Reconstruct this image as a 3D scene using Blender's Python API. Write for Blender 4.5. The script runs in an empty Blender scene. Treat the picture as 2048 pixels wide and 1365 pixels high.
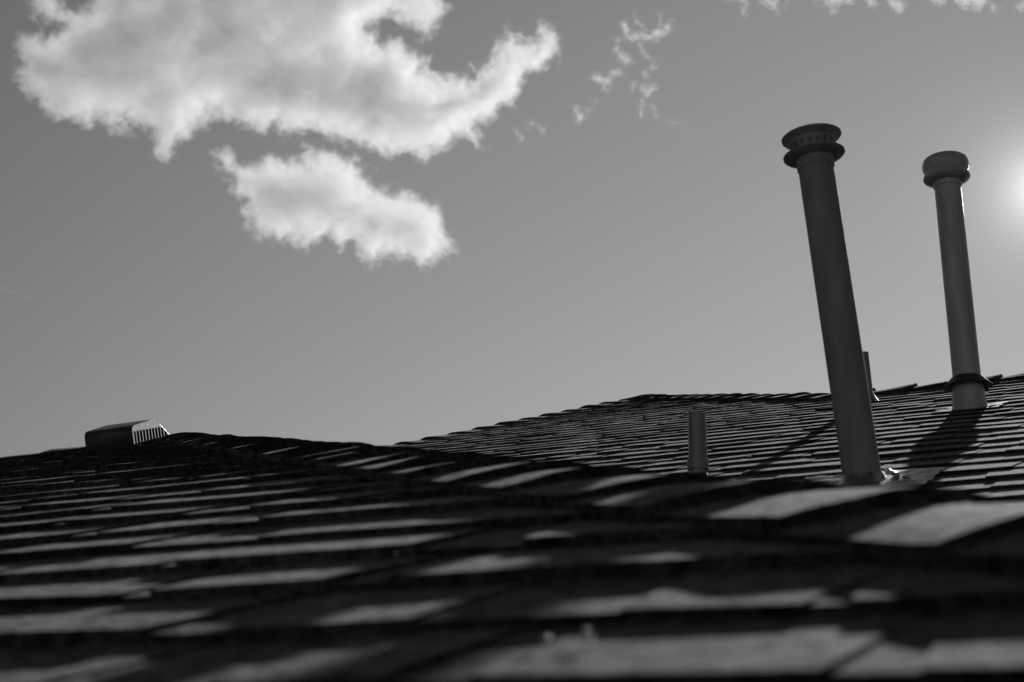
import bpy, bmesh, math, random
from mathutils import Vector, Matrix, noise

random.seed(11)
SC = bpy.context.scene
COL = SC.collection

# ------------------------------------------------------------------ camera
CAM = Vector((0.0, 0.0, 4.0))
RIGHT = Vector((0.88280486, 0.46948814, 0.01537778)).normalized()
FWD = Vector((-0.45311262, 0.84246707, 0.29144157)).normalized()
UP = RIGHT.cross(FWD).normalized()
cam = bpy.data.cameras.new('camera')
cam_ob = bpy.data.objects.new('camera', cam)
COL.objects.link(cam_ob)
M = Matrix((RIGHT, UP, -FWD)).transposed().to_4x4()
M.translation = CAM
cam_ob.matrix_world = M
cam.lens = 50.0
cam.sensor_width = 36.0
cam.clip_start = 0.02
cam.clip_end = 60000.0
cam.dof.use_dof = True
cam.dof.focus_distance = 5.6
cam.dof.aperture_fstop = 6.2
cam.dof.aperture_blades = 7
SC.camera = cam_ob

# ------------------------------------------------------------------ sky and sun
SUN = Vector((-0.10027, 0.92261, 0.37247)).normalized()
SUN_EL = math.asin(SUN.z)
SUN_AZ = math.atan2(SUN.x, SUN.y)          # measured from +Y towards +X
POLAR = 1.0
AUREOLE, AUREOLE_DEG = 22.0, 1.05
world = bpy.data.worlds.new('World')
SC.world = world
world.use_nodes = True
nt = world.node_tree
nt.nodes.clear()
w_out = nt.nodes.new('ShaderNodeOutputWorld')
w_bg = nt.nodes.new('ShaderNodeBackground')
w_sky = nt.nodes.new('ShaderNodeTexSky')
w_sky.sky_type = 'NISHITA'
w_sky.sun_disc = False
w_sky.sun_elevation = SUN_EL
w_sky.sun_rotation = SUN_AZ
w_sky.altitude = 300.0
w_sky.air_density = 1.0
w_sky.dust_density = 0.08
w_sky.ozone_density = 1.0
# black-and-white film that sees mostly the blue and green light of the sky
w_sep = nt.nodes.new('ShaderNodeSeparateColor')
w_b = nt.nodes.new('ShaderNodeMath'); w_b.operation = 'MULTIPLY'; w_b.inputs[1].default_value = 0.75
w_g = nt.nodes.new('ShaderNodeMath'); w_g.operation = 'MULTIPLY_ADD'; w_g.inputs[1].default_value = 0.25
nt.links.new(w_sky.outputs[0], w_sep.inputs[0])
nt.links.new(w_sep.outputs[2], w_b.inputs[0])
nt.links.new(w_sep.outputs[1], w_g.inputs[0])
nt.links.new(w_b.outputs[0], w_g.inputs[2])
# a polarising filter: sky light scattered at a wide angle from the sun is polarised and held back
def w_math(op, a=None, b=None, va=None, vb=None):
    n = nt.nodes.new('ShaderNodeMath'); n.operation = op
    if a is not None: nt.links.new(a, n.inputs[0])
    elif va is not None: n.inputs[0].default_value = va
    if b is not None: nt.links.new(b, n.inputs[1])
    elif vb is not None: n.inputs[1].default_value = vb
    return n.outputs[0]
w_tc = nt.nodes.new('ShaderNodeTexCoord')
w_dot = nt.nodes.new('ShaderNodeVectorMath'); w_dot.operation = 'DOT_PRODUCT'
w_dot.inputs[1].default_value = SUN
w_nrm = nt.nodes.new('ShaderNodeVectorMath'); w_nrm.operation = 'NORMALIZE'
nt.links.new(w_tc.outputs['Generated'], w_nrm.inputs[0])
nt.links.new(w_nrm.outputs[0], w_dot.inputs[0])
cosg = w_math('MINIMUM', w_dot.outputs['Value'], None, vb=0.9999999)
c2 = w_math('MULTIPLY', cosg, cosg)
dop = w_math('DIVIDE', w_math('SUBTRACT', None, c2, va=1.0), w_math('ADD', c2, None, vb=1.0))
pol = w_math('SUBTRACT', None, w_math('MULTIPLY', dop, None, vb=POLAR), va=1.0)
lum = w_math('MULTIPLY', w_g.outputs[0], pol)
# aureole of thin haze right round the sun
gam = w_math('ARCCOSINE', cosg)
aur = w_math('MULTIPLY', w_math('EXPONENT', w_math('MULTIPLY', gam, None, vb=-1.0 / math.radians(AUREOLE_DEG))), None, vb=AUREOLE)
lum = w_math('ADD', lum, aur)
nt.links.new(lum, w_bg.inputs[0])
w_bg.inputs[1].default_value = 0.053
nt.links.new(w_bg.outputs[0], w_out.inputs[0])

sun = bpy.data.lights.new('sun', 'SUN')
sun.energy = 4.0
sun.angle = math.radians(0.53)
sun.color = (1.0, 1.0, 1.0)
sun_ob = bpy.data.objects.new('sun', sun)
COL.objects.link(sun_ob)
sun_ob.rotation_euler = (-SUN).to_track_quat('-Z', 'Y').to_euler()
sun_ob.location = (0, 0, 30)

SC.view_settings.view_transform = 'Standard'
SC.view_settings.look = 'None'
SC.view_settings.gamma = 1.0
SC.view_settings.use_curve_mapping = False
SC.view_settings.exposure = 0.0

SC.cycles.max_bounces = 8
SC.cycles.volume_bounces = 5
SC.cycles.volume_step_rate = 2.0
SC.cycles.volume_max_steps = 400
SC.cycles.sample_clamp_indirect = 6.0
SC.cycles.use_denoising = True
SC.cycles.denoising_input_passes = 'RGB_ALBEDO_NORMAL'
SC.cycles.denoising_prefilter = 'ACCURATE'

# ------------------------------------------------------------------ helpers
def link(o, parent=None):
    COL.objects.link(o)
    if parent is not None:
        o.parent = parent
    return o

def tag(o, label=None, cat=None, group=None, kind=None):
    if label: o['label'] = label
    if cat: o['category'] = cat
    if group: o['group'] = group
    if kind: o['kind'] = kind
    return o

def empty(name, loc):
    o = bpy.data.objects.new(name, None)
    o.empty_display_size = 0.1
    o.location = loc
    return link(o)

def mesh_ob(name, verts, faces, mat, parent=None, smooth=False, tones=None):
    me = bpy.data.meshes.new(name)
    off = Vector((0, 0, 0))
    pp = parent
    while pp is not None:
        off = off + pp.location
        pp = pp.parent
    me.from_pydata([Vector(v) - off for v in verts], [], faces)
    if tones is not None:
        a = me.attributes.new('tone', 'FLOAT', 'FACE')
        a.data.foreach_set('value', tones)
    me.materials.append(mat)
    if smooth:
        me.polygons.foreach_set('use_smooth', [True] * len(me.polygons))
    me.update()
    return link(bpy.data.objects.new(name, me), parent)

def new_mat(name):
    m = bpy.data.materials.new(name)
    m.use_nodes = True
    t = m.node_tree
    return m, t, t.nodes['Principled BSDF']

def grey(v):
    return (v, v, v, 1.0)

# ------------------------------------------------------------------ materials
SPEC, SHEEN, SHEEN_R = 0.13, 0.14, 0.27
def shingle_mat():
    m, t, b = new_mat('asphalt_shingle')
    N, L = t.nodes, t.links
    tc = N.new('ShaderNodeTexCoord')
    geo = N.new('ShaderNodeNewGeometry')
    at = N.new('ShaderNodeAttribute'); at.attribute_name = 'tone'
    # mineral granules
    vo = N.new('ShaderNodeTexVoronoi'); vo.inputs['Scale'].default_value = 420.0
    L.new(geo.outputs['Position'], vo.inputs['Vector'])
    cr = N.new('ShaderNodeValToRGB')
    cr.color_ramp.elements[0].position = 0.0; cr.color_ramp.elements[0].color = grey(0.35)
    cr.color_ramp.elements[1].position = 1.0; cr.color_ramp.elements[1].color = grey(1.7)
    sepc = N.new('ShaderNodeSeparateColor')
    L.new(vo.outputs['Color'], sepc.inputs[0])
    L.new(sepc.outputs[0], cr.inputs[0])
    # broad weathering
    no = N.new('ShaderNodeTexNoise'); no.inputs['Scale'].default_value = 7.0; no.inputs['Detail'].default_value = 5.0
    L.new(geo.outputs['Position'], no.inputs['Vector'])
    mr = N.new('ShaderNodeMapRange')
    mr.inputs[1].default_value = 0.3; mr.inputs[2].default_value = 0.7
    mr.inputs[3].default_value = 0.75; mr.inputs[4].default_value = 1.25
    L.new(no.outputs[0], mr.inputs[0])
    nc = N.new('ShaderNodeTexNoise'); nc.inputs['Scale'].default_value = 55.0; nc.inputs['Detail'].default_value = 5.0; nc.inputs['Roughness'].default_value = 0.7
    L.new(geo.outputs['Position'], nc.inputs['Vector'])
    mc = N.new('ShaderNodeMapRange')
    mc.inputs[1].default_value = 0.33; mc.inputs[2].default_value = 0.67; mc.inputs[3].default_value = 0.2; mc.inputs[4].default_value = 1.8
    L.new(nc.outputs[0], mc.inputs[0])
    m0 = N.new('ShaderNodeMath'); m0.operation = 'MULTIPLY'
    L.new(mr.outputs[0], m0.inputs[0]); L.new(mc.outputs[0], m0.inputs[1])
    m1 = N.new('ShaderNodeMath'); m1.operation = 'MULTIPLY'
    m2 = N.new('ShaderNodeMath'); m2.operation = 'MULTIPLY'
    L.new(cr.outputs[0], m1.inputs[0]); L.new(m0.outputs[0], m1.inputs[1])
    L.new(m1.outputs[0], m2.inputs[0]); L.new(at.outputs['Fac'], m2.inputs[1])
    L.new(m2.outputs[0], b.inputs['Base Color'])
    b.inputs['Roughness'].default_value = 0.95
    b.inputs['Sheen Weight'].default_value = 0.1
    b.inputs['Sheen Roughness'].default_value = SHEEN_R
    b.inputs['Specular IOR Level'].default_value = 0.5
    ms = N.new('ShaderNodeMath'); ms.operation = 'MULTIPLY'; ms.inputs[1].default_value = SPEC
    L.new(mc.outputs[0], ms.inputs[0]); L.new(ms.outputs[0], b.inputs['Specular IOR Level'])
    mh = N.new('ShaderNodeMath'); mh.operation = 'MULTIPLY'; mh.inputs[1].default_value = SHEEN
    L.new(mc.outputs[0], mh.inputs[0]); L.new(mh.outputs[0], b.inputs['Sheen Weight'])
    bp = N.new('ShaderNodeBump'); bp.inputs['Strength'].default_value = 0.55; bp.inputs['Distance'].default_value = 0.0012
    ad = N.new('ShaderNodeMath'); ad.operation = 'MULTIPLY_ADD'; ad.inputs[1].default_value = 0.6
    n2 = N.new('ShaderNodeTexNoise'); n2.inputs['Scale'].default_value = 160.0; n2.inputs['Detail'].default_value = 3.0
    L.new(geo.outputs['Position'], n2.inputs['Vector'])
    L.new(sepc.outputs[1], ad.inputs[0]); L.new(n2.outputs[0], ad.inputs[2])
    L.new(ad.outputs[0], bp.inputs['Height'])
    n3 = N.new('ShaderNodeTexNoise'); n3.inputs['Scale'].default_value = 30.0; n3.inputs['Detail'].default_value = 6.0; n3.inputs['Roughness'].default_value = 0.7
    L.new(geo.outputs['Position'], n3.inputs['Vector'])
    b2 = N.new('ShaderNodeBump'); b2.inputs['Strength'].default_value = 0.6; b2.inputs['Distance'].default_value = 0.006
    L.new(n3.outputs[0], b2.inputs['Height']); L.new(b2.outputs[0], bp.inputs['Normal'])
    L.new(bp.outputs[0], b.inputs['Normal'])
    return m

def metal_mat(name, base, rough, metallic, streak=0.25, scale=14.0):
    m, t, b = new_mat(name)
    N, L = t.nodes, t.links
    tc = N.new('ShaderNodeTexCoord')
    mp = N.new('ShaderNodeMapping'); mp.inputs['Scale'].default_value = (1.0, 1.0, 0.18)
    L.new(tc.outputs['Object'], mp.inputs[0])
    no = N.new('ShaderNodeTexNoise'); no.inputs['Scale'].default_value = scale; no.inputs['Detail'].default_value = 7.0; no.inputs['Roughness'].default_value = 0.65
    L.new(mp.outputs[0], no.inputs['Vector'])
    mr = N.new('ShaderNodeMapRange'); mr.inputs[1].default_value = 0.3; mr.inputs[2].default_value = 0.7
    mr.inputs[3].default_value = base * (1 - streak); mr.inputs[4].default_value = base * (1 + streak)
    L.new(no.outputs[0], mr.inputs[0])
    L.new(mr.outputs[0], b.inputs['Base Color'])
    b.inputs['Metallic'].default_value = metallic
    n2 = N.new('ShaderNodeTexNoise'); n2.inputs['Scale'].default_value = scale * 5; n2.inputs['Detail'].default_value = 4.0
    L.new(tc.outputs['Object'], n2.inputs['Vector'])
    m2 = N.new('ShaderNodeMapRange'); m2.inputs[3].default_value = rough - 0.12; m2.inputs[4].default_value = rough + 0.12
    L.new(n2.outputs[0], m2.inputs[0]); L.new(m2.outputs[0], b.inputs['Roughness'])
    bp = N.new('ShaderNodeBump'); bp.inputs['Strength'].default_value = 0.25; bp.inputs['Distance'].default_value = 0.002
    L.new(n2.outputs[0], bp.inputs['Height']); L.new(bp.outputs[0], b.inputs['Normal'])
    return m

SHINGLE = shingle_mat()
PIPE = metal_mat('weathered_grey_paint', 0.26, 0.75, 0.0, 0.22, 22.0)
PIPE2 = metal_mat('weathered_pale_paint', 0.42, 0.34, 0.0, 0.25, 22.0)
FLASH = metal_mat('dull_flashing_metal', 0.35, 0.42, 0.8, 0.3, 30.0)
FLASH_DARK = metal_mat('tarred_flashing', 0.06, 0.75, 0.0, 0.3, 40.0)
PALE = metal_mat('pale_plastic_pipe', 0.22, 0.22, 0.0, 0.2, 30.0)
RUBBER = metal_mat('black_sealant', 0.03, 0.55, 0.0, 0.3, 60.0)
VENT_SHADED = metal_mat('shaded_vent_plastic', 0.05, 0.4, 0.0, 0.2, 20.0)  # dark copy of the vent plastic: the unlit front's shade is in its colour
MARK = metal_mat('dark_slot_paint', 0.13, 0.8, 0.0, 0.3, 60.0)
VENT_SUNLIT = metal_mat('sunlit_vent_plastic', 0.13, 0.7, 0.0, 0.15, 20.0)  # lighter copy of the same plastic: sun on the slatted side is in its colour
WALL = metal_mat('stucco_wall', 0.45, 0.85, 0.0, 0.1, 6.0)
GROUND = metal_mat('dry_ground', 0.16, 0.95, 0.0, 0.4, 0.6)

# ------------------------------------------------------------------ roof planes
PITCH = math.atan(4.0 / 12.0)
U = Vector((0, math.cos(PITCH), math.sin(PITCH)))
NRM = Vector((0, -math.sin(PITCH), math.cos(PITCH)))
XD = Vector((1, 0, 0))
OA = CAM - NRM * 0.165
OC = CAM - NRM * 0.42

class Plane:
    def __init__(self, o, x, u, n):
        self.o, self.x, self.u, self.n = o, x, u, n
    def at(self, p, h=0.0):
        P = self.o + self.x * p[0] + self.u * p[1] + self.n * h
        P.z += 0.006 * noise.noise(Vector((P.x * 0.9, P.y * 0.9, 3.7))) + 0.0018 * noise.noise(Vector((P.x * 4.0, P.y * 4.0, 9.1)))
        return P
    def loc(self, P):
        d = P - self.o
        return (d.dot(self.x), d.dot(self.u))

PA = Plane(OA, XD, U, NRM)
PC = Plane(OC, XD, U, NRM)

def mirrored(plane, P, Q):
    """the slope on the far side of the hip or ridge through P and Q, at the same pitch"""
    d = Vector((Q.x - P.x, Q.y - P.y, 0)).normalized()
    m = Vector((d.y, -d.x, 0))
    n = plane.n - 2 * plane.n.dot(m) * m
    n.normalize()
    up = Vector((0, 0, 1)) - n * n.z
    up.normalize()
    x = up.cross(n)
    return Plane(P.copy(), x, up, n)

A_APEX, A_HIP, A_LEFT = (-4.128, 4.872), (-0.421, 1.308), (-4.854, 4.502)
def ext(a, b, k):
    return (a[0] + (b[0] - a[0]) * k, a[1] + (b[1] - a[1]) * k)
A_HIP_LOW = ext(A_APEX, A_HIP, 1.52)
A_LEFT_LOW = ext(A_APEX, A_LEFT, 4.0)
C_APEX, C_LEFT, C_MID, C_RIGHT = (-3.786, 9.394), (-4.272, 6.582), (-1.745, 6.909), (3.6, 6.93)
C_LEFT_LOW = ext(C_APEX, C_LEFT, 2.0)

def clip(poly, a, b):
    """keep the part of poly on the left of a->b"""
    out = []
    s = lambda p: (b[0] - a[0]) * (p[1] - a[1]) - (b[1] - a[1]) * (p[0] - a[0])
    for i, p in enumerate(poly):
        q = poly[(i + 1) % len(poly)]
        sp, sq = s(p), s(q)
        if sp >= 0: out.append(p)
        if (sp > 0 and sq < 0) or (sp < 0 and sq > 0):
            k = sp / (sp - sq)
            out.append((p[0] + (q[0] - p[0]) * k, p[1] + (q[1] - p[1]) * k))
    return out

F_PX = 1422.2
def project(P):
    d = P - CAM
    z = d.dot(FWD)
    if z < 0.05: return None
    return (512 + F_PX * d.dot(RIGHT) / z, 341 - F_PX * d.dot(UP) / z, z)

def shown_area(pts, hidden):
    """rough pixel area of a piece within the picture"""
    pr = [project(P) for P in pts]
    if any(p is None for p in pr): return 0.0
    cx = sum(p[0] for p in pr) / len(pr); cy = sum(p[1] for p in pr) / len(pr)
    if hidden(cx, cy): return 0.0
    pr = [(min(max(p[0], 0), 1024), min(max(p[1], 0), 682)) for p in pr]
    return abs(sum(pr[i][0] * pr[(i + 1) % len(pr)][1] - pr[(i + 1) % len(pr)][0] * pr[i][1] for i in range(len(pr)))) / 2

def prism(plane, poly, t0, h0, h1, span, lift=0.0):
    """a shingle piece: thick at its butt edge t0, thin at its upper edge, gently curled along its length"""
    V, F, tops_all = [], [], []
    xa, xb = min(p[0] for p in poly), max(p[0] for p in poly)
    k = max(1, round((xb - xa) / .085))
    for c in range(k):
        l, r = xa + (xb - xa) * c / k, xa + (xb - xa) * (c + 1) / k
        cell = poly
        if k > 1:
            cell = clip(cell, (l, 9e3), (l, -9e3))
            if len(cell) >= 3: cell = clip(cell, (r, -9e3), (r, 9e3))
        if len(cell) < 3: continue
        tops, bots = [], []
        for p in cell:
            s = min(max((p[1] - t0) / span, 0.0), 1.0)
            curl = .0017 * noise.noise(Vector((p[0] * 5.5, t0 * 23.0, 1.3))) + .0009 * noise.noise(Vector((p[0] * 17.0, t0 * 31.0, 7.9)))
            tops.append(plane.at(p, h0 + (h1 - h0) * s + (lift + curl) * (1 - s)))
            bots.append(plane.at(p, -0.003))
        n, o = len(cell), len(V)
        V += tops + bots
        F.append(tuple(range(o, o + n)))
        for i in range(n):
            j = (i + 1) % n
            F.append((o + i, o + i + n, o + j + n, o + j))
        tops_all.append(tops)
    hull = [plane.at(p, h0) for p in poly]
    return V, F, hull

def pave(root, plane, x0, x1, t_first, t_last, expo, bounds, rnd, keep=300, hidden=lambda x, y: False, objects=True, thick=1.0):
    """laminated shingles: each course has strips and, on them, raised tabs with slanted sides"""
    strips, tabs = [], []
    k = 0
    t = t_first
    while t < t_last:
        span = expo + 0.035
        base_h = 0.0086 * thick
        # strips
        x = x0 - rnd.uniform(0, 1.0)
        while x < x1:
            wdt = 0.985
            jt = rnd.uniform(-0.0015, 0.0015)
            poly = bounds([(x, t + jt), (x + wdt - 0.0015, t + jt + rnd.uniform(-.001, .001)), (x + wdt - 0.0015, t + span), (x, t + span)], t)
            if len(poly) >= 3:
                strips.append((poly, t, base_h + rnd.uniform(-.0004, .0006), 0.0004, span, rnd.uniform(.024, .036), rnd.uniform(0, .0008)))
            x += wdt
        # tabs
        x = x0 - rnd.uniform(0, 0.3)
        while x < x1:
            wd = rnd.choice((.1, .15, .2, .27, .38)) * rnd.uniform(.85, 1.15)
            gap = rnd.choice((.03, .05, .09, .13, .18)) * rnd.uniform(.8, 1.2)
            sl = rnd.choice((0.0, .018, .03)); sr = rnd.choice((0.0, .018, .03))
            jt = rnd.uniform(-.002, .001)
            poly = bounds([(x, t + jt - .0015), (x + wd, t + jt - .0015), (x + wd + sr, t + span), (x - sl, t + span)], t)
            if len(poly) >= 3:
                tabs.append((poly, t, 0.0114 * thick + rnd.uniform(-.0014, .0016), 0.0016, span, rnd.uniform(.022, .046), rnd.uniform(0, .0010) if rnd.random() < .9 else rnd.uniform(.001, .0025)))
            x += wd + gap
        t += expo
        k += 1
    for name, items in (('shingle', strips), ('shingle_tab', tabs)):
        built = []
        for poly, tt, h0, h1, sp, tone, lift in items:
            v, f, tops = prism(plane, poly, tt, h0, h1, sp, lift)
            built.append((shown_area(tops, hidden), v, f, tone))
        if objects:
            built.sort(key=lambda q: -q[0])
            single = [b for b in built[:keep] if b[0] > 6.0]
        else:
            single = []
        rest = built[len(single):]
        for _, v, f, tone in single:
            mesh_ob(name, v, f, SHINGLE, root, tones=[tone] * len(f))
        V, Fc, T = [], [], []
        for _, v, f, tone in rest:
            o = len(V)
            V += v; Fc += [tuple(i + o for i in q) for q in f]; T += [tone] * len(f)
        if V:
            tag(mesh_ob(name + '_field', V, Fc, SHINGLE, root, tones=T), kind='stuff')

def deck(name, pts, root, drop=0.02):
    """boarding under the shingles"""
    n = len(pts)
    v = [Vector(p) for p in pts] + [Vector(p) - Vector((0, 0, drop)) for p in pts]
    f = [tuple(range(n)), tuple(range(2 * n - 1, n - 1, -1))] + [(i, i + n, (i + 1) % n + n, (i + 1) % n) for i in range(n)]
    return mesh_ob(name, v, f, SHINGLE, root, tones=[.04] * len(f))

def caps(root, P, Q, nout, width, expo, butt, rnd, sides, reverse=False):
    """hip and ridge caps from P (low) to Q (high): folded pieces lapped over each other, butts towards P"""
    d = (Q - P)
    Ltot = d.length
    d.normalize()
    m = Vector((d.y, -d.x, 0)).normalized()
    n_caps = int(Ltot / expo) + 1
    qs = [-1, -.8, -.55, -.3, -.14, 0, .14, .3, .55, .8, 1]
    for i in range(n_caps):
        a = i * expo + rnd.uniform(-.006, .006)
        if a > Ltot - .05: break
        ln = min(expo + 0.05, Ltot - a + .02)
        V, F = [], []
        wl = width * rnd.uniform(.95, 1.05); lift = butt * rnd.uniform(.8, 1.25)
        skew = rnd.uniform(-.01, .01)
        stations = [0, .12, .4, .75, 1.0]
        for s in stations:
            for top in (1, 0):
                for q in qs:
                    x = q * wl
                    fall = sides[0] if q < 0 else sides[1]
                    h = (lift * (1 - s) ** 1.15 + .0055 + .003 * (1 - s)) if top else -.004
                    if top:
                        h *= (1.0 - .45 * abs(q) ** 1.5)
                        h += .004 * noise.noise(Vector((i * 3.1 + s * 2, q * 2.2, 5.5))) * (1 - s)
                    rn = .05
                    z = fall * (math.sqrt(x * x + rn * rn) - rn)
                    c = P + d * (a + s * ln + (skew * q if s < .5 else 0)) + m * x + Vector((0, 0, z + h))
                    c.z += 0.006 * noise.noise(Vector((c.x * 0.9, c.y * 0.9, 3.7)))
                    V.append(c)
        nq = len(qs)
        idx = lambda s, top, q: s * 2 * nq + (0 if top else nq) + q
        for s in range(len(stations) - 1):
            for q in range(nq - 1):
                F.append((idx(s, 1, q), idx(s, 1, q + 1), idx(s + 1, 1, q + 1), idx(s + 1, 1, q)))
            F.append((idx(s, 1, 0), idx(s + 1, 1, 0), idx(s + 1, 0, 0), idx(s, 0, 0)))
            F.append((idx(s, 1, nq - 1), idx(s, 0, nq - 1), idx(s + 1, 0, nq - 1), idx(s + 1, 1, nq - 1)))
        for q in range(nq - 1):
            F.append((idx(0, 1, q + 1), idx(0, 1, q), idx(0, 0, q), idx(0, 0, q + 1)))
        tone = rnd.uniform(.026, .04)
        mesh_ob('ridge_cap', V, F, SHINGLE, root, tones=[tone] * len(F))

def falls(plane, P, Q):
    """height change per metre across the line, on the plane's side"""
    d = (Q - P).normalized()
    m = Vector((d.y, -d.x, 0)).normalized()
    g = Vector((-plane.n.x / plane.n.z, -plane.n.y / plane.n.z, 0))
    return g.dot(m)

# ------------------------------------------------------------------ near roof
near = tag(empty('hip_roof', PA.at((-1.5, 0.5))), 'dark shingled hip roof filling the blurred foreground', 'roof', kind='thing')
rnd = random.Random(5)
def bounds_a(poly, t):
    poly = clip(poly, A_HIP_LOW, A_APEX)
    if len(poly) >= 3: poly = clip(poly, A_APEX, A_LEFT_LOW)
    if len(poly) >= 3: poly = clip(poly, (-6.6, 20), (-6.6, -20))
    return poly
pave(near, PA, -6.6, 2.0, 0.755 - 0.158 * 8, 4.9, 0.158, bounds_a, rnd, thick=1.15)
a_ap, a_hl, a_ll = PA.at(A_APEX), PA.at(A_HIP_LOW), PA.at(A_LEFT_LOW)
lowt = 0.755 - 0.158 * 8
deck('roof_deck', [PA.at(p, -.012) for p in [(-6.6, lowt), A_HIP_LOW, A_APEX, ext(A_APEX, A_LEFT, 3.4)]], near)
PB = mirrored(PA, a_hl, a_ap)
PE = mirrored(PA, a_ap, a_ll)
def at_z(plane, P, dist):
    return P - plane.u * dist - plane.n * .006
deck('roof_deck', [a_hl - PB.n * .006, at_z(PB, a_hl, .6), at_z(PB, a_ap, 4.6), a_ap - PB.n * .006], near)
deck('roof_deck', [a_ap - PE.n * .006, at_z(PE, a_ap, 2.5), at_z(PE, a_ll, 2.5), a_ll - PE.n * .006], near)
# the slope beyond the hip, running down to the valley
hl, ha = PB.loc(a_hl), PB.loc(a_ap)
bx = sorted((hl[0], ha[0]))
def side_test():
    mid = ((hl[0] + ha[0]) / 2, (hl[1] + ha[1]) / 2 - 1.0)
    s = (ha[0] - hl[0]) * (mid[1] - hl[1]) - (ha[1] - hl[1]) * (mid[0] - hl[0])
    return (hl, ha) if s > 0 else (ha, hl)
sa, sb = side_test()
pave(near, PB, bx[0], bx[1], min(hl[1], ha[1]) - .6, max(hl[1], ha[1]), .158, lambda poly, t: clip(poly, sa, sb), random.Random(8), objects=False)
fa = falls(PA, a_hl, a_ap)
# side sign: q<0 lies at -m ; plane A is on the left of the hip
caps(near, a_hl, a_ap, None, .155, .2, .0135, random.Random(21), (-abs(fa), -abs(fa)))
fe = abs(falls(PA, a_ll, a_ap))
caps(near, PA.at(ext(A_APEX, A_LEFT, 3.4)), a_ap, None, .15, .2, .012, random.Random(22), (-fe, -fe))

# ------------------------------------------------------------------ far roof
far = tag(empty('hip_roof', PC.at((-1.5, 4.0))), 'sunlit shingled roof behind the near hip, carrying the pipes', 'roof', kind='thing')
def bounds_c(poly, t):
    poly = clip(poly, C_APEX, C_LEFT_LOW)
    if len(poly) >= 3 and t > C_MID[1] - .02:
        poly = clip(poly, C_MID, C_APEX)
    return poly
def hidden_c(x, y):
    return y > 441 + (x - 185) * 0.0445
pave(far, PC, -5.0, 3.6, C_MID[1] - .165 * 29, 9.4, 0.165, bounds_c, random.Random(31), hidden=hidden_c, thick=0.86)

c_ap, c_mid, c_rt = PC.at(C_APEX), PC.at(C_MID), PC.at(C_RIGHT)
c_ll = PC.at(C_LEFT_LOW)
deck('roof_deck', [PC.at(p, -.012) for p in [C_LEFT_LOW, (C_LEFT_LOW[0], 2.1), (3.6, 2.1), (3.6, C_MID[1]), C_MID]], far)
deck('roof_deck', [PC.at(p, -.012) for p in [C_LEFT_LOW, C_MID, C_APEX]], far)
P1 = mirrored(PC, c_mid, c_ap)
P2 = mirrored(PC, c_rt, c_mid)
deck('roof_deck', [c_mid - P1.n * .006, at_z(P1, c_mid, .3), at_z(P1, c_ap, 3.5), c_ap - P1.n * .006], far)
deck('roof_deck', [c_rt - P2.n * .006, at_z(P2, c_rt, 3.0), at_z(P2, c_mid, 3.0), c_mid - P2.n * .006], far)
out_l = Vector((-1.6, 0.3, -1.1))
deck('roof_deck', [c_ap - Vector((0, 0, .01)), c_ll - Vector((0, 0, .01)), c_ll + out_l, c_ap + out_l], far)
fh = -abs(falls(PC, c_mid, c_ap)); fr = -abs(falls(PC, c_rt, c_mid)); fl = -abs(falls(PC, c_ll, c_ap))
caps(far, c_mid, c_ap, None, .15, .235, .016, random.Random(41), (fh, fh))
caps(far, c_rt, c_mid, None, .15, .2, .016, random.Random(42), (fr, fr))
caps(far, c_ll, c_ap, None, .15, .235, .016, random.Random(43), (-.5, fl))

# ------------------------------------------------------------------ house body and ground
def box(name, x0, x1, y0, y1, z0, z1, mat, parent=None):
    v = [Vector((x, y, z)) for z in (z0, z1) for y in (y0, y1) for x in (x0, x1)]
    f = [(0, 2, 3, 1), (4, 5, 7, 6), (0, 1, 5, 4), (1, 3, 7, 5), (3, 2, 6, 7), (2, 0, 4, 6)]
    return mesh_ob(name, v, f, mat, parent)
gm = mesh_ob('ground', [(-3000, -3000, 0), (3000, -3000, 0), (3000, 3000, 0), (-3000, 3000, 0)], [(0, 1, 2, 3)], GROUND)
tag(gm, kind='structure')
hw = box('house_wall', -6.2, 3.2, 0.3, 9.0, 0.0, 3.55, WALL)
tag(hw, kind='structure')

# ------------------------------------------------------------------ lathe tools
def lathe(name, prof, base, axis, mat, parent, seg=40, smooth=True, wob=0.0, closed=False):
    """a surface of revolution; prof is a list of (radius, height along the axis)"""
    axis = Vector(axis).normalized()
    a = axis.orthogonal().normalized(); b = axis.cross(a)
    V, F = [], []
    for r, h in prof:
        for i in range(seg):
            t = 2 * math.pi * i / seg
            rr = r * (1 + wob * noise.noise(Vector((math.cos(t) * 2.5, math.sin(t) * 2.5, h * 60 + r * 40))))
            V.append(base + axis * h + (a * math.cos(t) + b * math.sin(t)) * rr)
    n = len(prof)
    for k in range(n - 1):
        for i in range(seg):
            j = (i + 1) % seg
            F.append((k * seg + i, k * seg + j, (k + 1) * seg + j, (k + 1) * seg + i))
    if closed:
        F.append(tuple(range(seg - 1, -1, -1)))
        F.append(tuple((n - 1) * seg + i for i in range(seg)))
    o = mesh_ob(name, V, F, mat, parent, smooth)
    if smooth:
        o.data.set_sharp_from_angle(angle=math.radians(40))
    return o

def frame(axis):
    axis = Vector(axis).normalized()
    side = (RIGHT - axis * RIGHT.dot(axis)).normalized()
    return axis, side, axis.cross(side)

def tube(name, r0, r1, length, base, axis, mat, parent, wall=.003, dent=0.0, open_top=True):
    prof = []
    k = 14
    for i in range(k + 1):
        s = i / k
        prof.append(((r0 + (r1 - r0) * s), length * s))
    prof += [(r1 - wall, length), (r1 - wall, length - .15 * min(length, 1.0))]
    return lathe(name, prof, base, axis, mat, parent, wob=dent)

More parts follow.
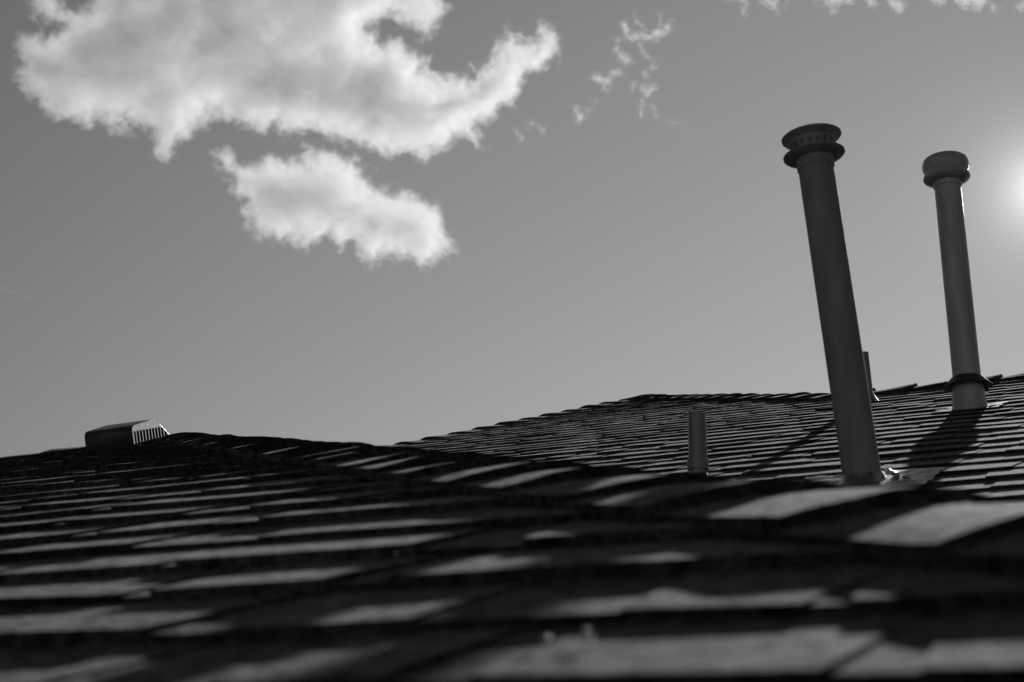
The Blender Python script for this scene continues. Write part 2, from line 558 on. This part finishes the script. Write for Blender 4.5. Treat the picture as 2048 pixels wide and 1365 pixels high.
def crumpled_plate(name, plane, cx, ct, hx, ht, mat, parent, hole=0.0, amp=.004):
    V, F = [], []
    n = 13
    for i in range(n):
        for j in range(n):
            x = cx + hx * (2 * i / (n - 1) - 1); t = ct + ht * (2 * j / (n - 1) - 1)
            h = .012 + amp * noise.noise(Vector((x * 30, t * 30, 2.2)))
            V.append(plane.at((x, t), h))
    for i in range(n - 1):
        for j in range(n - 1):
            F.append((i * n + j, (i + 1) * n + j, (i + 1) * n + j + 1, i * n + j + 1))
    o = mesh_ob(name, V, F, mat, parent, True)
    md = o.modifiers.new('thickness', 'SOLIDIFY'); md.thickness = .002
    return o

# ------------------------------------------------------------------ tall pipe with a two-disc cap, nearest
B1 = Vector((-0.839, 3.341, 4.671)); AX1 = Vector((-0.0848, -0.0235, 0.9961)).normalized()
pipe1 = tag(empty('vent_pipe', B1), 'tall leaning grey vent pipe with a two-disc cap, in front on the right', 'pipe')
tube('pipe', .0455, .0450, .885, B1 - AX1 * .03, AX1, PIPE, pipe1, dent=.006)
C1 = B1 + AX1 * .855
cap1 = lathe('cap', [(.046, -.028), (.0475, -.026), (.0475, .0), (.056, .003), (.0755, .0085), (.0785, .0115), (.0785, .0135), (.0755, .0150), (.058, .0135),
                     (.0585, .052), (.0605, .054), (.0735, .0585), (.0765, .0620), (.0765, .0645), (.0735, .0670), (.055, .0740), (.03, .0785), (.0005, .080)],
             C1, AX1, PIPE, pipe1, seg=64)
ax, sd, fwd1 = frame(AX1)
for i in range(18):
    if i % 9 in (4,):
        continue
    t = 2 * math.pi * (i + .2) / 18 + math.pi * .48
    rad = sd * math.cos(t) + fwd1 * math.sin(t)
    tan = ax.cross(rad)
    c = C1 + ax * (.035 + random.uniform(-.001, .001)) + rad * .0578
    hw_, hh = .0048 + random.uniform(-.0012, .0014), .0068 + random.uniform(-.0016, .0016)
    V = [c + tan * (sx * hw_) + ax * (sz * hh) + rad * dr for dr in (0, .0016) for sz in (-1, 1) for sx in (-1, 1)]
    mesh_ob('vent_slot', V, [(4, 5, 7, 6), (0, 2, 3, 1), (0, 1, 5, 4), (1, 3, 7, 5), (3, 2, 6, 7), (2, 0, 4, 6)], MARK, cap1)

# flashing of the tall pipe
lathe('flashing_boot', [(.090, -.008), (.075, .002), (.060, .010), (.052, .022), (.0475, .030)], B1, (NRM + AX1 * .8), FLASH, pipe1, seg=36, wob=.10)
crumpled_plate('flashing_plate', PC, PC.loc(B1)[0], PC.loc(B1)[1], .17, .15, FLASH, pipe1, amp=.012)

# a bent-up flap of the flashing on the sunny side
def flap(cx, ct, ln, wd, nrm, lift, parent, seed):
    nrm = Vector(nrm).normalized()
    e1 = (Vector((.75, -.65, 0)) - nrm * nrm.dot(Vector((.75, -.65, 0)))).normalized(); e2 = nrm.cross(e1)
    c = PC.at((cx, ct), lift)
    V, F = [], []
    n = 9
    for i in range(n):
        for j in range(n):
            a, b_ = 2 * i / (n - 1) - 1, 2 * j / (n - 1) - 1
            w = 1 - .35 * abs(a) ** 2
            V.append(c + e1 * (a * ln) + e2 * (b_ * wd * w) + nrm * (.006 * noise.noise(Vector((a * 1.6 + seed, b_ * 1.6, 4.4))) - .010 * b_ * b_))
    for i in range(n - 1):
        for j in range(n - 1):
            F.append((i * n + j, (i + 1) * n + j, (i + 1) * n + j + 1, i * n + j + 1))
    o = mesh_ob('flashing_flap', V, F, FLASH, parent, True)
    md = o.modifiers.new('thickness', 'SOLIDIFY'); md.thickness = .0015
b1x, b1t = PC.loc(B1)
flap(b1x + .075, b1t + .01, .028, .016, (.62, -.1, .8), .026, pipe1, 0.0)
flap(b1x + .112, b1t - .03, .014, .010, (.55, -.1, .8), .016, pipe1, 5.0)

# ------------------------------------------------------------------ tall pipe with a drum cap, behind
B2 = Vector((-0.899, 5.178, 5.283)); AX2 = Vector((-0.0184, -0.0033, 0.9998)).normalized()
pipe2 = tag(empty('vent_pipe', B2), 'tall upright grey vent pipe with a drum cap and storm collar, near the sun', 'pipe')
tube('pipe', .0500, .0485, .93, B2 + AX2 * .0, AX2, PIPE2, pipe2, dent=.004)
C2 = B2 + AX2 * .895
lathe('cap', [(.050, -.02), (.052, -.018), (.052, .0), (.062, .001), (.081, .009), (.0865, .017), (.0855, .026), (.080, .034), (.078, .040),
              (.083, .050), (.086, .062), (.0855, .078), (.080, .093), (.070, .101), (.05, .106), (.02, .108), (.0005, .1085)], C2, AX2, PIPE2, pipe2, seg=64)
lathe('storm_collar', [(.0505, .128), (.056, .124), (.070, .108), (.085, .094), (.0875, .090), (.0855, .088), (.060, .098), (.0505, .100)], B2, AX2, RUBBER, pipe2, seg=48, wob=.05)
lathe('flashing_cone', [(.0655, -.055), (.062, .0), (.058, .06), (.055, .10), (.0535, .104)], B2, AX2, PIPE2, pipe2, seg=40)
crumpled_plate('flashing_plate', PC, PC.loc(B2)[0], PC.loc(B2)[1], .12, .10, FLASH_DARK, pipe2, amp=.004)

# ------------------------------------------------------------------ short pipe with an open top
B3 = Vector((-1.304, 3.468, 4.713)); AX3 = Vector((0.0, 0.0058, 0.9999)).normalized()
pipe3 = tag(empty('vent_pipe', B3), 'short open-topped pipe rising from the shingles, left of the tall pipes', 'pipe')
tube('pipe', .0250, .0240, .236, B3 - AX3 * .025, AX3, PALE, pipe3, dent=.012)
lathe('flashing_boot', [(.055, -.006), (.040, .012), (.030, .035), (.0262, .05)], B3, NRM + AX3, RUBBER, pipe3, seg=28, wob=.06)
lathe('pipe_collar', [(.0252, .058), (.0285, .060), (.0285, .088), (.0252, .090)], B3, AX3, PALE, pipe3, seg=28, wob=.05)

# ------------------------------------------------------------------ thin pipe behind the nearest one
B4 = Vector((-1.497, 6.135, 5.602)); AX4 = Vector((-0.0459, -0.0113, 0.9989)).normalized()
pipe4 = tag(empty('vent_pipe', B4), 'thin dark pipe half hidden behind the tall leaning pipe', 'pipe')
tube('pipe', .0235, .0230, .262, B4 - AX4 * .03, AX4, PIPE, pipe4)
lathe('flashing_boot', [(.060, -.008), (.042, .010), (.031, .030), (.0245, .052)], B4, NRM + AX4, FLASH, pipe4, seg=28, wob=.10)

# ------------------------------------------------------------------ slant-back roof vent near the peak of the near roof
VO = PA.at((-3.945, 4.345))
yaw = math.radians(17)
vx = (XD * math.cos(yaw) + Vector((0, 1, 0)) * math.sin(yaw)).normalized()
vu = (U * math.cos(yaw) - XD * math.sin(yaw)).normalized()
vx = (vx - NRM * vx.dot(NRM)).normalized()
vu = NRM.cross(vx).normalized()
vent = tag(empty('roof_vent', VO), 'small slant-back roof vent with sunlit slatted side, by the near peak', 'vent')
def vp(x, t, h):
    return VO + vx * x + vu * t + NRM * h
VW, VD, VH = .205, .37, .102
# hood: rounded front edge, sloping lid
prof = [(0.0, -.02), (0.0, .05)]
for i in range(7):
    a = math.pi - i * (math.pi / 2) / 6
    prof.append((.028 + .028 * math.cos(a), .062 + .028 * math.sin(a)))
prof += [(VD * .55, VH), (VD * .60, VH - .002), (VD, .012)]
V, F = [], []
for x in (-VW, 0.0):
    for t, h in prof:
        V.append(vp(x, t, h))
n = len(prof)
for i in range(n - 1):
    F.append((i, i + n, i + n + 1, i + 1))
hood = mesh_ob('hood', V, F, VENT_SHADED, vent, True)
hood.data.set_sharp_from_angle(angle=math.radians(35))
md = hood.modifiers.new('thickness', 'SOLIDIFY'); md.thickness = .004; md.offset = -1
# left cheek (closed) and right cheek (solid above, slats below)
def cheek(name, x, pts, mat, th=.004):
    k = len(pts)
    V = [vp(x, t, h) for t, h in pts] + [vp(x - th, t, h) for t, h in pts]
    F = [tuple(range(k)), tuple(range(2 * k - 1, k - 1, -1))] + [(i, i + k, (i + 1) % k + k, (i + 1) % k) for i in range(k)]
    return mesh_ob(name, V, F, mat, vent)
cheek('side_panel', -VW + .004, [(t, h) for t, h in prof], VENT_SHADED)
cheek('interior_shade', -.07, [(.006, -.01), (.006, .062), (VD * .72, .062), (VD * .95, -.01)], RUBBER)  # black sheet added behind the slats as the shade inside the hood
top = [(t, h) for t, h in prof[1:-1] if h > .066]
cheek('side_panel', .001, [(.002, .066)] + top + [(VD * .60 + (VD * .4) * (VH - .070) / (VH - .012), .066)], VENT_SUNLIT)
nb = 12
for i in range(nb):
    t = .004 + i * (VD * .92) / nb
    w = .011 if i == 0 else .0065
    hmax = .067 if t < VD * .74 else max(.012, .067 - (t - VD * .74) * .60)
    cheek('slat', .0005, [(t, -.012), (t + w, -.012), (t + w, hmax), (t, hmax)], VENT_SUNLIT)
V = [vp(-VW - .04, -.02, .011), vp(.04, -.02, .011), vp(.04, VD + .04, .011), vp(-VW - .04, VD + .04, .011)]
mesh_ob('base_flange', V + [v - NRM * .003 for v in V], [(0, 1, 2, 3), (7, 6, 5, 4), (0, 4, 5, 1), (1, 5, 6, 2), (2, 6, 7, 3), (3, 7, 4, 0)], VENT_SHADED, vent)

# ------------------------------------------------------------------ shiny grains of grit that catch the sun
GRIT = metal_mat('glassy_grit', 0.8, 0.55, 0.9, 0.2, 40.0)
grit_bm = bmesh.new()
bmesh.ops.create_icosphere(grit_bm, subdivisions=2, radius=1.0)
for v in grit_bm.verts:
    v.co *= 1 + .12 * noise.noise(v.co * 1.7)
grit_me = bpy.data.meshes.new('grit_grain')
grit_bm.to_mesh(grit_me); grit_bm.free()
grit_me.materials.append(GRIT)
grit_me.polygons.foreach_set('use_smooth', [True] * len(grit_me.polygons))
for x, t, r in ((-.345, .672, .0026), (-.318, .668, .0024), (-.330, .690, .0022), (-.462, .918, .0022), (-.165, 1.02, .0026), (-.66, 1.03, .0018)):
    o = bpy.data.objects.new('grit_grain', grit_me)
    o.location = PA.at((x, t), .0135)
    o.scale = (r, r * .9, r * .8)
    link(o)
    tag(o, 'tiny shiny grain of grit glinting on the dark foreground shingles', 'grit', 'grit grains on the near roof')

# ------------------------------------------------------------------ clouds: real volumes high over the house
CLOUD_DIST = 2844.0          # metres in front of the house
def cloud_mat(name, dens, g):
    m = bpy.data.materials.new(name)
    m.use_nodes = True
    t = m.node_tree
    t.nodes.clear()
    o = t.nodes.new('ShaderNodeOutputMaterial')
    v = t.nodes.new('ShaderNodeVolumePrincipled')
    v.inputs['Color'].default_value = grey(0.965)
    v.inputs['Density'].default_value = dens
    v.inputs['Anisotropy'].default_value = g
    t.links.new(v.outputs[0], o.inputs['Volume'])
    return m
CLOUD = cloud_mat('cloud_vapour', 0.028, 0.47)
CLOUD_THIN = cloud_mat('thin_cloud_vapour', 0.055, 0.5)

CLOUD_FAINT = cloud_mat('faint_cloud_vapour', 0.014, 0.5)

def cloud_nodes(name, lo, hi, res, mat, p, guide):
    ng = bpy.data.node_groups.new(name, 'GeometryNodeTree')
    ng.interface.new_socket('Geometry', in_out='INPUT', socket_type='NodeSocketGeometry')
    ng.interface.new_socket('Geometry', in_out='OUTPUT', socket_type='NodeSocketGeometry')
    N, L = ng.nodes, ng.links
    gi, go = N.new('GeometryNodeObjectInfo'), N.new('NodeGroupOutput')
    gi.transform_space = 'ORIGINAL'
    gi.inputs['Object'].default_value = guide
    pos = N.new('GeometryNodeInputPosition')
    def vm(op, a, b=None, val=None, scale=None):
        n = N.new('ShaderNodeVectorMath'); n.operation = op
        L.new(a, n.inputs[0])
        if b is not None: L.new(b, n.inputs[1])
        if val is not None: n.inputs[1].default_value = val
        if scale is not None: n.inputs['Scale'].default_value = scale
        return n
    def mt(op, a, b=None, vb=None, c=None, clampit=False):
        n = N.new('ShaderNodeMath'); n.operation = op; n.use_clamp = clampit
        L.new(a, n.inputs[0])
        if b is not None: L.new(b, n.inputs[1])
        if vb is not None: n.inputs[1].default_value = vb
        if c is not None: n.inputs[2].default_value = c
        return n.outputs[0]
    # warp the space so that the outline curls
    nz = N.new('ShaderNodeTexNoise'); nz.noise_dimensions = '3D'
    nz.inputs['Scale'].default_value = p['warp_scale']; nz.inputs['Detail'].default_value = 5.0; nz.inputs['Roughness'].default_value = 0.6
    L.new(pos.outputs[0], nz.inputs['Vector'])
    off = vm('SUBTRACT', nz.outputs['Color'], val=(.5, .5, .5))
    sc = vm('SCALE', off.outputs[0], scale=p['warp'])
    wp = vm('ADD', pos.outputs[0], sc.outputs[0])
    flat = vm('MULTIPLY', wp.outputs[0], val=(1, 1, 0))
    near_i = N.new('GeometryNodeSampleNearest'); near_i.domain = 'POINT'
    L.new(gi.outputs['Geometry'], near_i.inputs['Geometry']); L.new(flat.outputs[0], near_i.inputs['Sample Position'])
    def sample(kind, sock):
        s = N.new('GeometryNodeSampleIndex'); s.data_type = kind; s.domain = 'POINT'
        L.new(gi.outputs['Geometry'], s.inputs['Geometry']); L.new(sock, s.inputs['Value']); L.new(near_i.outputs[0], s.inputs['Index'])
        return s.outputs[0]
    p2 = N.new('GeometryNodeInputPosition')
    def attr(kind, nm):
        q = N.new('GeometryNodeInputNamedAttribute'); q.data_type = kind; q.inputs[0].default_value = nm
        return q.outputs[0]
    ctr = sample('FLOAT_VECTOR', p2.outputs[0])
    dep = sample('FLOAT', attr('FLOAT', 'depth'))
    slo = sample('FLOAT_VECTOR', attr('FLOAT_VECTOR', 'slope'))
    dv = vm('SUBTRACT', flat.outputs[0], ctr)
    dt = vm('DOT_PRODUCT', dv.outputs[0], slo)
    depth = mt('ADD', dep, dt.outputs['Value'])
    nl = N.new('ShaderNodeTexNoise'); nl.inputs['Scale'].default_value = p['lump']; nl.inputs['Detail'].default_value = 3.0
    L.new(flat.outputs[0], nl.inputs['Vector'])
    ml = N.new('ShaderNodeMapRange'); ml.inputs[1].default_value = .3; ml.inputs[2].default_value = .7; ml.inputs[3].default_value = .65; ml.inputs[4].default_value = 1.2
    L.new(nl.outputs[0], ml.inputs[0])
    half = mt('MULTIPLY', mt('MINIMUM', mt('MULTIPLY', depth, vb=p['swell']), vb=p['thick']), ml.outputs[0])
    sz = N.new('ShaderNodeSeparateXYZ'); L.new(wp.outputs[0], sz.inputs[0])
    f = mt('DIVIDE', mt('SUBTRACT', half, mt('ABSOLUTE', sz.outputs[2])), vb=p['edge'])
    # billows and fibres
    n2 = N.new('ShaderNodeTexNoise'); n2.inputs['Scale'].default_value = p['scale']; n2.inputs['Detail'].default_value = 9.0; n2.inputs['Roughness'].default_value = p['rough']
    n2.inputs['Distortion'].default_value = p.get('dist', 0.6)
    L.new(pos.outputs[0], n2.inputs['Vector'])
    nn = mt('MULTIPLY', mt('SUBTRACT', n2.outputs[0], vb=.5), vb=p['amp'])
    n4 = N.new('ShaderNodeTexNoise'); n4.inputs['Scale'].default_value = p['scale'] * 3.3; n4.inputs['Detail'].default_value = 6.0; n4.inputs['Roughness'].default_value = .75
    L.new(wp.outputs[0], n4.inputs['Vector'])
    nf = mt('MULTIPLY', mt('SUBTRACT', n4.outputs[0], vb=.5), vb=p['fine'])
    d = mt('ADD', mt('ADD', mt('ADD', f, nn), nf), vb=p['bias'])
    d = mt('MULTIPLY', d, vb=p['gain'], clampit=True)
    vc = N.new('GeometryNodeVolumeCube')
    L.new(d, vc.inputs['Density'])
    vc.inputs['Min'].default_value = lo; vc.inputs['Max'].default_value = hi
    vc.inputs['Resolution X'].default_value = res[0]; vc.inputs['Resolution Y'].default_value = res[1]; vc.inputs['Resolution Z'].default_value = res[2]
    sm = N.new('GeometryNodeSetMaterial'); sm.inputs['Material'].default_value = mat
    L.new(vc.outputs[0], sm.inputs[0]); L.new(sm.outputs[0], go.inputs[0])
    return ng

def inside(p, poly):
    c = False
    for i in range(len(poly)):
        a, b = poly[i], poly[i - 1]
        if (a[1] > p[1]) != (b[1] > p[1]) and p[0] < (b[0] - a[0]) * (p[1] - a[1]) / (b[1] - a[1]) + a[0]:
            c = not c
    return c
def edge_dist(p, poly):
    best = 1e9
    for i in range(len(poly)):
        a, b = poly[i], poly[i - 1]
        dx, dy = b[0] - a[0], b[1] - a[1]
        k = max(0, min(1, ((p[0] - a[0]) * dx + (p[1] - a[1]) * dy) / (dx * dx + dy * dy + 1e-9)))
        best = min(best, math.hypot(p[0] - a[0] - k * dx, p[1] - a[1] - k * dy))
    return best

def cloud(label, sdf, box, mat, voxel, par, step=7.0, pad=24.0, name='cloud'):
    """sdf(x, y): depth inside the cloud's outline in metres, negative outside; box: its extent (x right, y up)"""
    x0, x1, y0, y1 = box
    cx, cy = (x0 + x1) / 2, (y0 + y1) / 2
    nx, ny = int((x1 - x0 + 2 * pad) / step) + 1, int((y1 - y0 + 2 * pad) / step) + 1
    val = [[sdf(x0 - pad + i * step, y0 - pad + j * step) for j in range(ny)] for i in range(nx)]
    V, D, G = [], [], []
    for i in range(nx):
        for j in range(ny):
            a, b = max(i - 1, 0), min(i + 1, nx - 1); c, d = max(j - 1, 0), min(j + 1, ny - 1)
            V.append((x0 - pad + i * step - cx, y0 - pad + j * step - cy, 0.0))
            D.append(val[i][j])
            G += [(val[b][j] - val[a][j]) / ((b - a) * step), (val[i][d] - val[i][c]) / ((d - c) * step), 0.0]
    me = bpy.data.meshes.new(name)
    me.from_pydata(V, [], [])
    me.attributes.new('depth', 'FLOAT', 'POINT').data.foreach_set('value', D)
    me.attributes.new('slope', 'FLOAT_VECTOR', 'POINT').data.foreach_set('vector', G)
    guide = bpy.data.objects.new(name + '_guide', me)
    guide['kind'] = 'helper'
    guide.hide_render = True
    link(guide)
    hz = min(par['thick'], max(D) * par['swell']) + pad * .8
    lo = [x0 - cx - pad, y0 - cy - pad, -hz]; hi = [x1 - cx + pad, y1 - cy + pad, hz]
    res = [max(8, int((hi[i] - lo[i]) / voxel)) for i in range(3)]
    vol = bpy.data.volumes.new(name)
    vol.materials.append(mat)
    o = bpy.data.objects.new(name, vol)
    mw = Matrix((RIGHT, UP, FWD)).transposed().to_4x4()
    mw.translation = CAM + FWD * CLOUD_DIST + RIGHT * cx + UP * cy
    o.matrix_world = mw
    link(o)
    md = o.modifiers.new('vapour', 'NODES')
    md.node_group = cloud_nodes(name, lo, hi, res, mat, par, guide)
    tag(o, label, 'cloud')
    return o

def outline(poly, holes=()):
    P = [(x - 1024.0, 682.5 - y) for x, y in poly]
    H = [(x - 1024.0, 682.5 - y, r) for x, y, r in holes]
    def sdf(x, y):
        d = edge_dist((x, y), P)
        d = min(d, 90.0) if inside((x, y), P) else -min(d, 90.0)
        for hx, hy, r in H:
            d = min(d, math.hypot(x - hx, y - hy) - r)
        return d
    return sdf, (min(p[0] for p in P), max(p[0] for p in P), min(p[1] for p in P), max(p[1] for p in P))

def strokes(lines):
    S = [([(x - 1024.0, 682.5 - y) for x, y in pts], r * 1.35) for pts, r in lines]
    def sdf(x, y):
        best = -90.0
        for P, r in S:
            for a, b in zip(P, P[1:] if len(P) > 1 else P):
                dx, dy = b[0] - a[0], b[1] - a[1]
                k = max(0, min(1, ((x - a[0]) * dx + (y - a[1]) * dy) / (dx * dx + dy * dy + 1e-9)))
                best = max(best, r - math.hypot(x - a[0] - k * dx, y - a[1] - k * dy))
        return best
    xs = [p[0] for P, r in S for p in P]; ys = [p[1] for P, r in S for p in P]; rm = max(r for P, r in S)
    return sdf, (min(xs) - rm, max(xs) + rm, min(ys) - rm, max(ys) + rm)

MAIN = [(31, 60), (34, 90), (31, 150), (56, 194), (72, 206), (94, 222), (112, 244), (150, 250), (181, 268), (194, 240), (237, 272), (266, 274), (252, 240), (300, 266),
        (309, 304), (322, 331), (337, 340), (353, 328), (356, 300), (387, 278), (397, 256), (444, 237), (487, 259), (531, 266), (578, 272), (622, 266), (666, 284),
        (735, 300), (785, 312), (847, 316), (897, 300), (925, 278), (963, 297), (954, 256), (997, 240), (1010, 219), (1047, 194), (1057, 153), (1072, 153), (1116, 128),
        (1126, 78), (1104, 56), (1079, 47), (1072, 72), (1047, 75), (1019, 61), (994, 81), (988, 116), (941, 134), (938, 153), (885, 150), (850, 131), (854, 116),
        (825, 100), (800, 66), (760, 81), (747, 56), (779, 41), (810, 59), (832, 75), (860, 75), (882, 47), (897, 19), (885, -10), (880, -90), (190, -90), (176, 4),
        (150, 20), (126, 10), (120, -30), (42, -30), (44, 12), (70, 30), (95, 48), (118, 58), (80, 68), (48, 70)]
LOWER = [(422, 304), (441, 295), (463, 300), (471, 322), (509, 326), (528, 311), (591, 314), (608, 293), (646, 293), (687, 304), (723, 316), (739, 344), (764, 368),
         (796, 382), (807, 371), (826, 385), (859, 404), (870, 396), (887, 420), (898, 461), (914, 500), (892, 511), (873, 532), (843, 538), (816, 524), (788, 516),
         (769, 516), (764, 532), (728, 528), (706, 511), (701, 489), (684, 505), (652, 480), (613, 500), (575, 489), (518, 486), (501, 461), (482, 431), (487, 404),
         (463, 388), (460, 363), (438, 338), (435, 322)]
BIG = dict(warp_scale=.013, warp=26.0, edge=13.0, scale=.02, rough=.62, amp=4.8, fine=4.6, gain=.7, dist=.4, swell=.85, thick=68.0, bias=.35, lump=.0075)
THIN = dict(warp_scale=.035, warp=18.0, edge=12.0, scale=.05, rough=.66, amp=4.5, fine=3.0, gain=.22, dist=.6, swell=.9, thick=30.0, bias=.15, lump=.03)
sdf, bx_ = outline(MAIN)
cloud('large ragged cloud bank across the upper left, cut by the top edge', sdf, bx_, CLOUD, 2.0, BIG)
sdf, bx_ = outline(LOWER)
cloud('lone oval cloud with a grey middle, below the large bank', sdf, bx_, CLOUD, 1.8, BIG)
sdf, bx_ = strokes([([(1249, 50), (1262, 76)], 8), ([(1268, 36), (1290, 58)], 6), ([(1258, 74), (1300, 74), (1326, 62), (1336, 54)], 10), ([(1318, 28), (1325, 60)], 5),
                   ([(1236, 80), (1250, 78)], 7), ([(1236, 104), (1254, 122)], 9), ([(1278, 96), (1300, 118), (1306, 138)], 6), ([(1288, 146), (1302, 160)], 5),
                   ([(1272, 170), (1300, 186), (1302, 174)], 9), ([(1284, 205), (1284, 230)], 6), ([(1306, 214), (1312, 230)], 4)])
cloud('tattered wisp of cloud above and left of the tall pipe', sdf, bx_, CLOUD_THIN, 1.6, THIN, step=4.0, pad=14.0)
sdf, bx_ = strokes([([(1193, 160), (1215, 164), (1228, 148), (1240, 142)], 10), ([(1210, 176), (1212, 182)], 6)])
cloud('small bright cloud scrap left of the tattered wisp', sdf, bx_, CLOUD_THIN, 1.6, THIN, step=4.0, pad=14.0)
sdf, bx_ = strokes([([(1152, 226), (1160, 236)], 11), ([(1176, 220), (1184, 216)], 6), ([(1190, 202), (1194, 198)], 5)])
cloud('faint round puff of cloud below the bright scrap', sdf, bx_, CLOUD_THIN, 1.6, THIN, step=4.0, pad=14.0)
sdf, bx_ = strokes([([(1030, 268), (1042, 276)], 8), ([(1062, 248), (1082, 258)], 7), ([(1056, 256), (1060, 260)], 4)])
cloud('two tiny cloud shreds right of the large bank', sdf, bx_, CLOUD_THIN, 1.6, THIN, step=4.0, pad=14.0)
sdf, bx_ = strokes([([(1345, 246), (1362, 242), (1380, 243)], 6), ([(1368, 250), (1370, 260)], 4)])
cloud('barely visible cloud shred below the tattered wisp', sdf, bx_, CLOUD_FAINT, 1.6, THIN, step=4.0, pad=14.0)
sdf, bx_ = strokes([([(1450, -6), (1470, -2)], 9), ([(1484, -6), (1488, 10), (1489, 24)], 9), ([(1530, -4), (1546, 4), (1552, 12)], 10), ([(1575, -6), (1580, 2)], 6),
                   ([(1636, -6), (1660, 0), (1700, -4)], 11), ([(1663, 8), (1668, 20)], 6), ([(1730, -4), (1745, 6)], 9), ([(1785, -4), (1800, 18)], 9),
                   ([(1870, -2), (1884, 2)], 8), ([(1915, -6), (1935, 6), (1960, 2)], 11), ([(1945, 16), (1956, 18)], 7), ([(1982, 10), (1986, 18)], 7),
                   ([(2036, 14), (2060, 10)], 9), ([(1440, -30), (1600, -34), (1800, -30), (2060, -28)], 18)])
cloud('ragged fringe of cloud along the top edge, upper right', sdf, bx_, CLOUD_THIN, 1.8, THIN, step=5.0, pad=16.0)
sdf, bx_ = strokes([([(2, 580), (20, 581), (46, 583)], 6), ([(52, 589), (60, 598)], 4)])
cloud('faint small streak of cloud at the left edge', sdf, bx_, CLOUD_FAINT, 1.4, THIN, step=3.0, pad=12.0)
